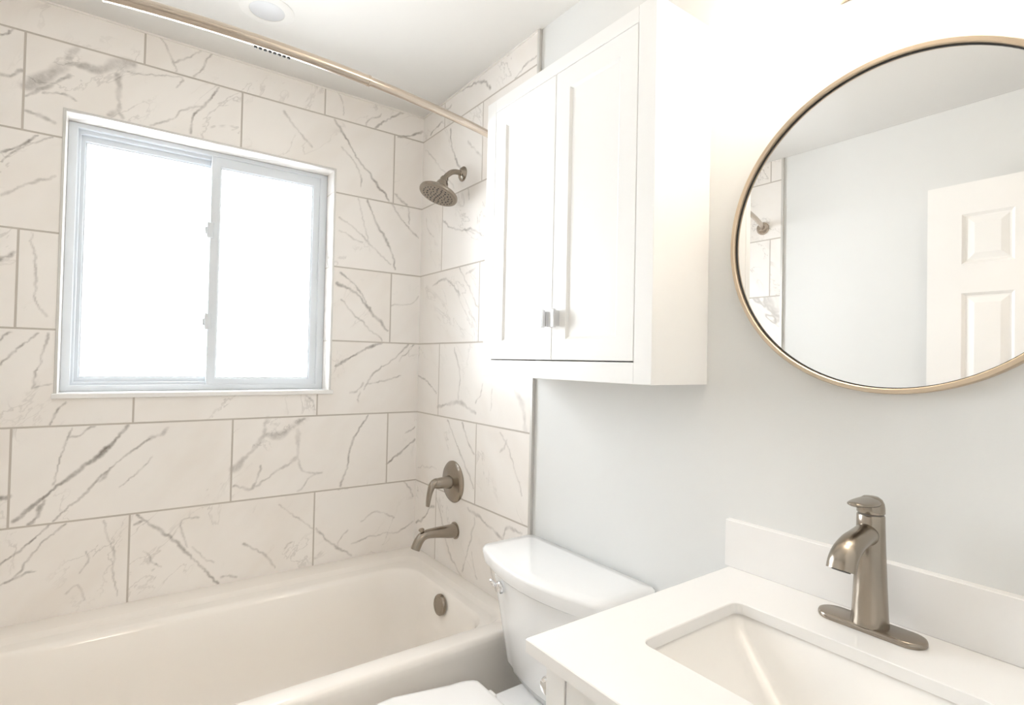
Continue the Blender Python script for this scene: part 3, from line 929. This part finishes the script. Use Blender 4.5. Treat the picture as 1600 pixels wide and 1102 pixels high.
gap = 0.0013
ym = (DY0 + DY1) / 2 - 0.001
for y0, y1, hy in ((DY0 + gap, ym - gap * 0.7, ym - 0.0265), (ym + gap * 0.7, DY1 - gap, ym + 0.0170)):
    dr = shaker(CF, CF + ft, y0, y1, DZ0 + 0.0028, DZ1 - gap, 0.054, cab)
    bm = bmesh.new()
    hz = 0.114 + EYE
    add_box(bm, CF - 0.015, CF + 0.001, hy - 0.004, hy + 0.004, hz - 0.020, hz + 0.020, 0.001)
    add_box(bm, CF - 0.0235, CF - 0.013, hy - 0.0065, hy + 0.0065, hz - 0.0245, hz + 0.0245, 0.002)
    obj('handle', bm, 'chrome', dr)

# ----------------------------------------------------------------------------
# round mirror and the light bar above it
# ----------------------------------------------------------------------------
MC = (0.3895, 0.2595 + EYE)
MR = 0.3025
mir = thing('round_mirror', 'round wall mirror in a slim champagne metal frame', 'mirror', (PAINT, MC[0], MC[1]))
N_ = 128
def ring_yz(r, x): return [(x, MC[0] + r * cos(2 * pi * k / N_), MC[1] + r * sin(2 * pi * k / N_)) for k in range(N_)]
bm = bmesh.new()
fx = PAINT - 0.024
loft(bm, [ring_yz(MR, PAINT), ring_yz(MR, fx + 0.002), ring_yz(MR - 0.0015, fx), ring_yz(MR - 0.0080, fx), ring_yz(MR - 0.0095, fx + 0.0015),
          ring_yz(MR - 0.0095, PAINT - 0.010), ring_yz(MR - 0.0095, PAINT)], closed=True)
obj('frame', bm, 'bronze', mir, True, 40)
bm = bmesh.new()
loft(bm, [ring_yz(MR - 0.0094, PAINT - 0.0160), ring_yz(MR - 0.0112, PAINT - 0.0160), ring_yz(MR - 0.0112, PAINT - 0.0135), ring_yz(MR - 0.0094, PAINT - 0.0135)], closed=True)
obj('inner_lip', bm, 'dark', mir)
bm = bmesh.new()
loft(bm, [ring_yz(MR - 0.0096, PAINT - 0.006), ring_yz(MR - 0.0096, PAINT - 0.014)], True, True)
obj('glass', bm, 'mirror', mir)

vl = thing('vanity_light', 'lit opal glass light bar on the wall above the round mirror', 'wall lamp', (PAINT, 0.39, 0.76 + EYE))
LX, LZ = W - 0.130, 0.750 + EYE
bm = bmesh.new()
add_box(bm, PAINT - 0.024, PAINT, 0.30, 0.482, 0.704 + EYE, 0.832 + EYE, 0.004)
obj('backplate', bm, 'bronze', vl, True)
bm = bmesh.new()
add_box(bm, LX + 0.020, PAINT - 0.020, 0.37, 0.41, LZ - 0.014, LZ + 0.014, 0.003)
obj('arm', bm, 'bronze', vl, True)
bm = bmesh.new()
hl = 0.234
lathe(bm, [(0.002, -hl), (0.018, -hl + 0.003), (0.028, -hl + 0.010), (0.0335, -hl + 0.022), (0.035, -hl + 0.036), (0.035, hl - 0.036),
           (0.0335, hl - 0.022), (0.028, hl - 0.010), (0.018, hl - 0.003), (0.002, hl)], (LX, 0.39, LZ), (0, 1, 0), 36, True, True, (1.6, 1.0))
obj('diffuser', bm, 'diffuser', vl, True, 60)

# ----------------------------------------------------------------------------
# toilet
# ----------------------------------------------------------------------------
to = thing('toilet', 'white two piece toilet between the bathtub and the vanity', 'toilet', (0.80, 1.14, 0))
TC = 1.140
def tank_ring(xf, xb, hw, z, bow, r=0.035, n=10):
    """tank outline: flat back at xb, bowed front at xf, half width hw"""
    pts = []
    for k in range(n + 1):                         # front, from -y to +y
        t = -1 + 2 * k / n
        pts.append((xf + bow * t * t, TC + t * (hw - r)))
    x_c = xf + bow
    for k in range(1, 6):                          # front corner at +y
        a = pi - (pi / 2) * k / 5
        pts.append((x_c + r * 0.9 + r * 0.9 * cos(a), TC + hw - r + r * sin(a)))
    rb = 0.02
    for k in range(0, 5):
        a = pi / 2 - (pi / 2) * k / 4
        pts.append((xb - rb + rb * cos(a), TC + hw - rb + rb * sin(a)))
    for k in range(0, 5):
        a = 0 - (pi / 2) * k / 4
        pts.append((xb - rb + rb * cos(a), TC - hw + rb + rb * sin(a)))
    for k in range(0, 5):
        a = -pi / 2 - (pi / 2) * k / 5
        pts.append((x_c + r * 0.9 + r * 0.9 * cos(a), TC - hw + r + r * sin(a)))
    return [(x, y, z) for x, y in pts]
XB = W - 0.012
bm = bmesh.new()
loft(bm, [tank_ring(0.962, XB - 0.010, 0.172, 0.380, 0.020), tank_ring(0.950, XB - 0.008, 0.184, 0.385, 0.022), tank_ring(0.945, XB - 0.006, 0.188, 0.404, 0.024),
          tank_ring(0.936, XB - 0.006, 0.195, 0.409, 0.026), tank_ring(0.932, XB - 0.004, 0.198, 0.414, 0.028),
          tank_ring(0.912, XB, 0.217, 0.560, 0.030), tank_ring(0.893, XB, 0.231, 0.690, 0.032), tank_ring(0.890, XB, 0.232, 0.704, 0.032)], True, True)
obj('tank', bm, 'ceramic', to, True, 60)
bm = bmesh.new()
loft(bm, [tank_ring(0.882, XB + 0.004, 0.241, 0.700, 0.032), tank_ring(0.868, XB + 0.008, 0.250, 0.701, 0.036, 0.045), tank_ring(0.864, XB + 0.010, 0.253, 0.706, 0.038, 0.048),
          tank_ring(0.858, XB + 0.010, 0.257, 0.736, 0.038, 0.048), tank_ring(0.859, XB + 0.010, 0.256, 0.742, 0.038, 0.048), tank_ring(0.865, XB + 0.006, 0.251, 0.7465, 0.036, 0.044),
          tank_ring(0.900, XB - 0.02, 0.220, 0.748, 0.030, 0.03)], True, True)
obj('tank_lid', bm, 'ceramic', to, True, 60)
# trip lever at the front corner by the tub
LXF, LY, LZT = 0.912, 1.284, 0.655
bm = bmesh.new()
lathe(bm, [(0.0165, 0.012), (0.0175, -0.004), (0.0165, -0.010), (0.012, -0.0135), (0.002, -0.0145)], (LXF, LY, LZT), (1, 0, 0), 28)
sweep(bm, spline([(LXF - 0.006, LY + 0.004, LZT, 0.006, 0.005), (LXF - 0.013, LY + 0.016, LZT + 0.004, 0.006, 0.0045), (LXF - 0.015, LY + 0.027, LZT + 0.007, 0.007, 0.005), (LXF - 0.015, LY + 0.036, LZT + 0.009, 0.0065, 0.0045)], 5), 12, (0, 0, 1))
obj('trip_lever', bm, 'chrome', to, True, 50)
# bowl: egg-shaped rings
def egg(xf, xr, hw, z, sq=2.3, n=44):
    pts = []
    xm = xr - (xr - xf) * 0.42
    for k in range(n):
        a = 2 * pi * k / n
        c, s = cos(a), sin(a)
        px = abs(c) ** (2 / sq) * (1 if c >= 0 else -1)
        py = abs(s) ** (2 / 2.2) * (1 if s >= 0 else -1)
        pts.append((xm + (xr - xm if c >= 0 else xm - xf) * px, TC + hw * py, z))
    return pts
bm = bmesh.new()
loft(bm, [egg(0.50, 1.00, 0.105, 0.0, 3), egg(0.50, 1.00, 0.108, 0.02, 3), egg(0.52, 0.99, 0.098, 0.06, 3), egg(0.53, 0.98, 0.098, 0.16, 2.8), egg(0.47, 0.98, 0.120, 0.25),
          egg(0.40, 0.97, 0.160, 0.33), egg(0.375, 0.90, 0.178, 0.372), egg(0.37, 0.88, 0.182, 0.390), egg(0.375, 0.875, 0.178, 0.3975),
          egg(0.43, 0.80, 0.130, 0.397), egg(0.45, 0.79, 0.115, 0.36), egg(0.50, 0.74, 0.08, 0.25), egg(0.56, 0.70, 0.04, 0.20)], True, True)
add_box(bm, 0.80, XB - 0.01, TC - 0.150, TC + 0.118, 0.335, 0.380, 0.012, 3)
obj('bowl', bm, 'ceramic', to, True, 50)
def seat_ring(i, z):
    pts = []
    xr, xf, hw = 0.826 - i, 0.372 + i, 0.186 - i
    r = 0.045
    n = 40
    xm = 0.600
    for k in range(n + 1):                          # rounded front half
        a = pi / 2 + pi * k / n
        pts.append((xm + (xm - xf) * cos(a), TC + hw * sin(a), z))
    hb = 0.150 - i                                  # narrower straight back
    for k in range(9):
        t = k / 8
        a = -pi / 2 + (pi / 2) * t
        pts.append((xr - 0.07 + 0.07 * cos(a), TC - hb + 0.030 - 0.030 * 0 + 0.030 * sin(a) - 0.0, z))
    for k in range(9):
        t = k / 8
        a = (pi / 2) * t
        pts.append((xr - 0.07 + 0.07 * cos(a), TC + hb - 0.030 + 0.030 * sin(a), z))
    return pts
bm = bmesh.new()
loft(bm, [seat_ring(0.006, 0.398), seat_ring(0.001, 0.400), seat_ring(0.0, 0.408), seat_ring(0.003, 0.4125)], True, True)
obj('seat', bm, 'seat', to, True, 60)
bm = bmesh.new()
loft(bm, [seat_ring(0.005, 0.4125), seat_ring(0.0, 0.4150), seat_ring(0.0, 0.4235), seat_ring(0.004, 0.4280), seat_ring(0.014, 0.4300), seat_ring(0.06, 0.4315)], True, True)
obj('seat_cover', bm, 'seat', to, True, 60)
for s in (-1, 1):
    bm = bmesh.new()
    add_box(bm, 0.815, 0.842, TC + s * 0.070 - 0.016, TC + s * 0.070 + 0.016, 0.380, 0.418, 0.005, 3)
    obj('hinge_cap', bm, 'seat', to, True)

# ----------------------------------------------------------------------------
# vanity: cabinet, countertop with backsplash, undermount sink, faucet
# ----------------------------------------------------------------------------
VX, VY0, VY1, VTOP = 0.553, 0.105, 0.655, -0.4585 + EYE
van = thing('vanity_cabinet', 'white vanity cabinet under the quartz countertop', 'cabinet', ((VX + PAINT) / 2, (VY0 + VY1) / 2, 0))
bm = bmesh.new()
add_box(bm, VX + 0.019, PAINT, VY0, VY0 + 0.018, 0.0, VTOP)
add_box(bm, VX + 0.019, PAINT, VY1 - 0.018, VY1, 0.0, VTOP)
add_box(bm, VX + 0.019, PAINT - 0.01, VY0 + 0.018, VY1 - 0.018, 0.10, 0.118)
add_box(bm, VX + 0.075, VX + 0.090, VY0 + 0.018, VY1 - 0.018, 0.0, 0.10)
add_box(bm, PAINT - 0.010, PAINT, VY0 + 0.018, VY1 - 0.018, 0.118, VTOP - 0.16)
obj('body', bm, 'cabinet', van)
bm = bmesh.new()
sw = 0.043
add_box(bm, VX, VX + 0.019, VY1 - sw, VY1, 0.0, VTOP, 0.001, 1)
add_box(bm, VX, VX + 0.019, VY0, VY0 + sw, 0.0, VTOP, 0.001, 1)
add_box(bm, VX, VX + 0.019, VY0 + sw, VY1 - sw, VTOP - 0.012, VTOP, 0.001, 1)
add_box(bm, VX, VX + 0.019, VY0 + sw, VY1 - sw, 0.620, 0.650, 0.001, 1)
add_box(bm, VX, VX + 0.019, VY0 + sw, VY1 - sw, 0.095, 0.125, 0.001, 1)
obj('face_frame', bm, 'cabinet', van)
ya, yb = VY0 + sw + 0.002, VY1 - sw - 0.002
df = shaker(VX + 0.001, VX + 0.019, ya, yb, 0.6515, VTOP - 0.0145, 0.045, van, 'drawer_front')
ymv = (ya + yb) / 2
for a, b_, hy in ((ya, ymv - 0.001, ymv - 0.03), (ymv + 0.001, yb, ymv + 0.03)):
    dr = shaker(VX + 0.001, VX + 0.019, a, b_, 0.127, 0.618, 0.052, van)
    bm = bmesh.new()
    add_box(bm, VX - 0.014, VX + 0.002, hy - 0.004, hy + 0.004, 0.535, 0.575, 0.001)
    add_box(bm, VX - 0.0225, VX - 0.012, hy - 0.0065, hy + 0.0065, 0.530, 0.580, 0.002)
    obj('handle', bm, 'chrome', dr)

ct = thing('countertop', 'white quartz countertop with the sink cutout on the vanity', 'countertop', ((VX + PAINT) / 2, 0.39, VTOP))
KX0, KX1, KY0, KY1 = 0.535, PAINT, 0.085, 0.687
KZ1, KZ0 = -0.438 + EYE, VTOP
SX0, SX1, SY0, SY1, SR = 0.682, 0.948, 0.200, 0.577, 0.018
bm = bmesh.new()
outer_ = lambda i, z: at_z(rrect(KX0 + i, KX1, KY0 + i, KY1 - i, 0.003, 6), z)
inner_ = lambda i, z: at_z(rrect(SX0 - i, SX1 + i, SY0 - i, SY1 + i, SR + i, 6), z)
loft(bm, [outer_(0, KZ0), outer_(0, KZ1 - 0.0015), outer_(0.0015, KZ1), inner_(0.0015, KZ1), inner_(0, KZ1 - 0.0015), inner_(0, KZ0)], closed=True)
obj('slab', bm, 'quartz', ct)
tag(obj('backsplash', box(PAINT - 0.020, PAINT, KY0, KY1 + 0.010, KZ1, -0.337 + EYE, 0.0012, 1), 'quartz'),
    'low white quartz backsplash along the wall behind the faucet', 'backsplash')

sk = thing('sink', 'white rectangular undermount sink below the countertop', 'sink', ((SX0 + SX1) / 2, (SY0 + SY1) / 2, 0.70))
bm = bmesh.new()
def sr(i, z, r, j=0.0): return at_z(rrect(SX0 + i, SX1 - i, SY0 + i + j, SY1 - i - j, r, 6), z)
zs = KZ0
loft(bm, [sr(-0.018, zs - 0.012, SR + 0.01), sr(-0.018, zs - 0.0005, SR + 0.01), sr(-0.006, zs - 0.0005, SR + 0.006), sr(-0.004, zs - 0.002, SR + 0.004),
          sr(0.000, zs - 0.008, SR + 0.003), sr(0.006, zs - 0.016, SR), sr(0.016, zs - 0.028, 0.024), sr(0.055, zs - 0.078, 0.040, 0.035), sr(0.082, zs - 0.112, 0.042, 0.060), sr(0.096, zs - 0.124, 0.040, 0.076),
          sr(0.096, zs - 0.136, 0.040, 0.076), sr(0.080, zs - 0.132, 0.012, 0.055), sr(0.045, zs - 0.098, 0.012, 0.030), sr(0.0, zs - 0.052, SR), sr(-0.010, zs - 0.040, SR), sr(-0.014, zs - 0.013, SR + 0.006)], closed=True)
bm.faces.new([v for v in sorted([v for v in bm.verts if abs(v.co.z - (zs - 0.124)) < 1e-5], key=lambda v: math.atan2(v.co.y - (SY0 + SY1) / 2, v.co.x - (SX0 + SX1) / 2))])
bm.faces.new([v for v in sorted([v for v in bm.verts if abs(v.co.z - (zs - 0.136)) < 1e-5], key=lambda v: -math.atan2(v.co.y - (SY0 + SY1) / 2, v.co.x - (SX0 + SX1) / 2))])
obj('basin', bm, 'sinkware', sk, True, 40)
bm = bmesh.new()
lathe(bm, [(0.031, -0.002), (0.031, 0.002), (0.026, 0.004), (0.020, 0.003), (0.018, 0.008), (0.001, 0.010)], ((SX0 + SX1) / 2, (SY0 + SY1) / 2, zs - 0.1235), (0, 0, 1), 28)
obj('drain', bm, 'nickel', sk, True)

# faucet
FX, FYC = 1.042, 0.3905
fa = thing('faucet', 'brushed nickel single lever faucet on a long deck plate behind the sink', 'faucet', (FX, FYC, KZ1))
def stadium(hl_, r, z, n=14):
    pts = []
    for k in range(n + 1):
        a = pi * k / n
        pts.append((FX + r * cos(a), FYC + hl_ + r * sin(a), z))
    for k in range(n + 1):
        a = pi + pi * k / n
        pts.append((FX + r * cos(a), FYC - hl_ + r * sin(a), z))
    return pts
bm = bmesh.new()
loft(bm, [stadium(0.0540, 0.0265, KZ1), stadium(0.0540, 0.0275, KZ1 + 0.002), stadium(0.0540, 0.0275, KZ1 + 0.0055), stadium(0.0540, 0.0262, KZ1 + 0.0085), stadium(0.0540, 0.0235, KZ1 + 0.0095)], True, True)
obj('deck_plate', bm, 'nickel', fa, True, 50)
bm = bmesh.new()
zb_ = KZ1 + 0.009
lathe(bm, [(0.0282, 0.0), (0.0282, 0.003), (0.0270, 0.012), (0.0252, 0.050), (0.0232, 0.100), (0.0217, 0.140), (0.0210, 0.165), (0.0207, 0.1815), (0.0193, 0.1835)], (FX, FYC, zb_), (0, 0, 1), 48)
body = obj('body', bm, 'nickel', fa, True, 50)
bm = bmesh.new()
zf = KZ1
spo = spline([(FX - 0.002, FYC, zf + 0.158, 0.0175, 0.0205), (FX - 0.022, FYC, zf + 0.1605, 0.0175, 0.0185), (FX - 0.045, FYC, zf + 0.1585, 0.0185, 0.0165), (FX - 0.070, FYC, zf + 0.1545, 0.0195, 0.0165),
              (FX - 0.092, FYC, zf + 0.1450, 0.0205, 0.0170), (FX - 0.105, FYC, zf + 0.1325, 0.0212, 0.0175), (FX - 0.110, FYC, zf + 0.1200, 0.0215, 0.0180)], 7)
sweep(bm, spo, 28)
obj('spout', bm, 'nickel', fa, True, 60)
bm = bmesh.new()
lathe(bm, [(0.0135, -0.001), (0.0135, 0.0012), (0.001, 0.0014)], (FX - 0.110, FYC, zf + 0.1200), (-0.38, 0, -0.92), 20)
obj('aerator', bm, 'dark', fa, True)
bm = bmesh.new()
lathe(bm, [(0.0185, 0.0), (0.0185, 0.004)], (FX, FYC, zb_ + 0.1825), (0, 0, 1), 32)
obj('collar', bm, 'gapdark', fa, True)
bm = bmesh.new()
lathe(bm, [(0.0195, 0.0), (0.0208, 0.0015), (0.0206, 0.009), (0.0196, 0.017), (0.0165, 0.0235), (0.0110, 0.0275), (0.002, 0.0285)], (FX, FYC, zb_ + 0.1855), (0, 0, 1), 40)
hz_ = zb_ + 0.1855
sweep(bm, spline([(FX + 0.010, FYC, hz_ + 0.016, 0.0150, 0.0105), (FX - 0.010, FYC, hz_ + 0.019, 0.0185, 0.0090), (FX - 0.032, FYC, hz_ + 0.0205, 0.0185, 0.0068),
                  (FX - 0.050, FYC, hz_ + 0.0215, 0.0160, 0.0050), (FX - 0.062, FYC, hz_ + 0.0222, 0.0120, 0.0040), (FX - 0.068, FYC, hz_ + 0.0224, 0.0060, 0.0025)], 6), 22)
obj('lever_handle', bm, 'nickel', fa, True, 60)

# toilet paper holder on the side of the vanity
tp = thing('toilet_paper_holder', 'chrome toilet paper holder on the vanity side by the toilet', 'paper holder', (0.64, VY1, 0.762))
bm = bmesh.new()
to_ = Vector((0.640, VY1, 0.762))
lathe(bm, [(0.024, 0.0), (0.024, 0.004), (0.020, 0.007), (0.009, 0.010), (0.008, 0.048), (0.002, 0.050)], to_, (0, 1, 0), 28)
obj('rosette', bm, 'chrome', tp, True)
bm = bmesh.new()
ty = VY1 + 0.048
lathe(bm, [(0.004, -0.004), (0.0125, -0.002), (0.0150, 0.003), (0.0150, 0.009), (0.0120, 0.014), (0.008, 0.016), (0.008, 0.150), (0.002, 0.152)], (0.593, ty, to_.z), (1, 0, 0), 28)
obj('arm', bm, 'chrome', tp, True, 50)

# added unseen fill light in the hall, lifts surfaces facing the doorway
hfill = thing('hall_fill_light', 'added round fill light in the hall outside the doorway, out of view', 'ceiling light', (0.1, -0.72, CEIL))
bm = bmesh.new()
lathe(bm, [(0.17, 0.0), (0.17, 0.02), (0.16, 0.024)], (0.1, -0.72, CEIL), (0, 0, -1), 40)
obj('base_ring', bm, 'nickel', hfill, True)
bm = bmesh.new()
lathe(bm, [(0.158, 0.02), (0.15, 0.045), (0.12, 0.070), (0.07, 0.085), (0.002, 0.090)], (0.1, -0.72, CEIL), (0, 0, -1), 40)
obj('dome', bm, 'hall_fill', hfill, True, 60)
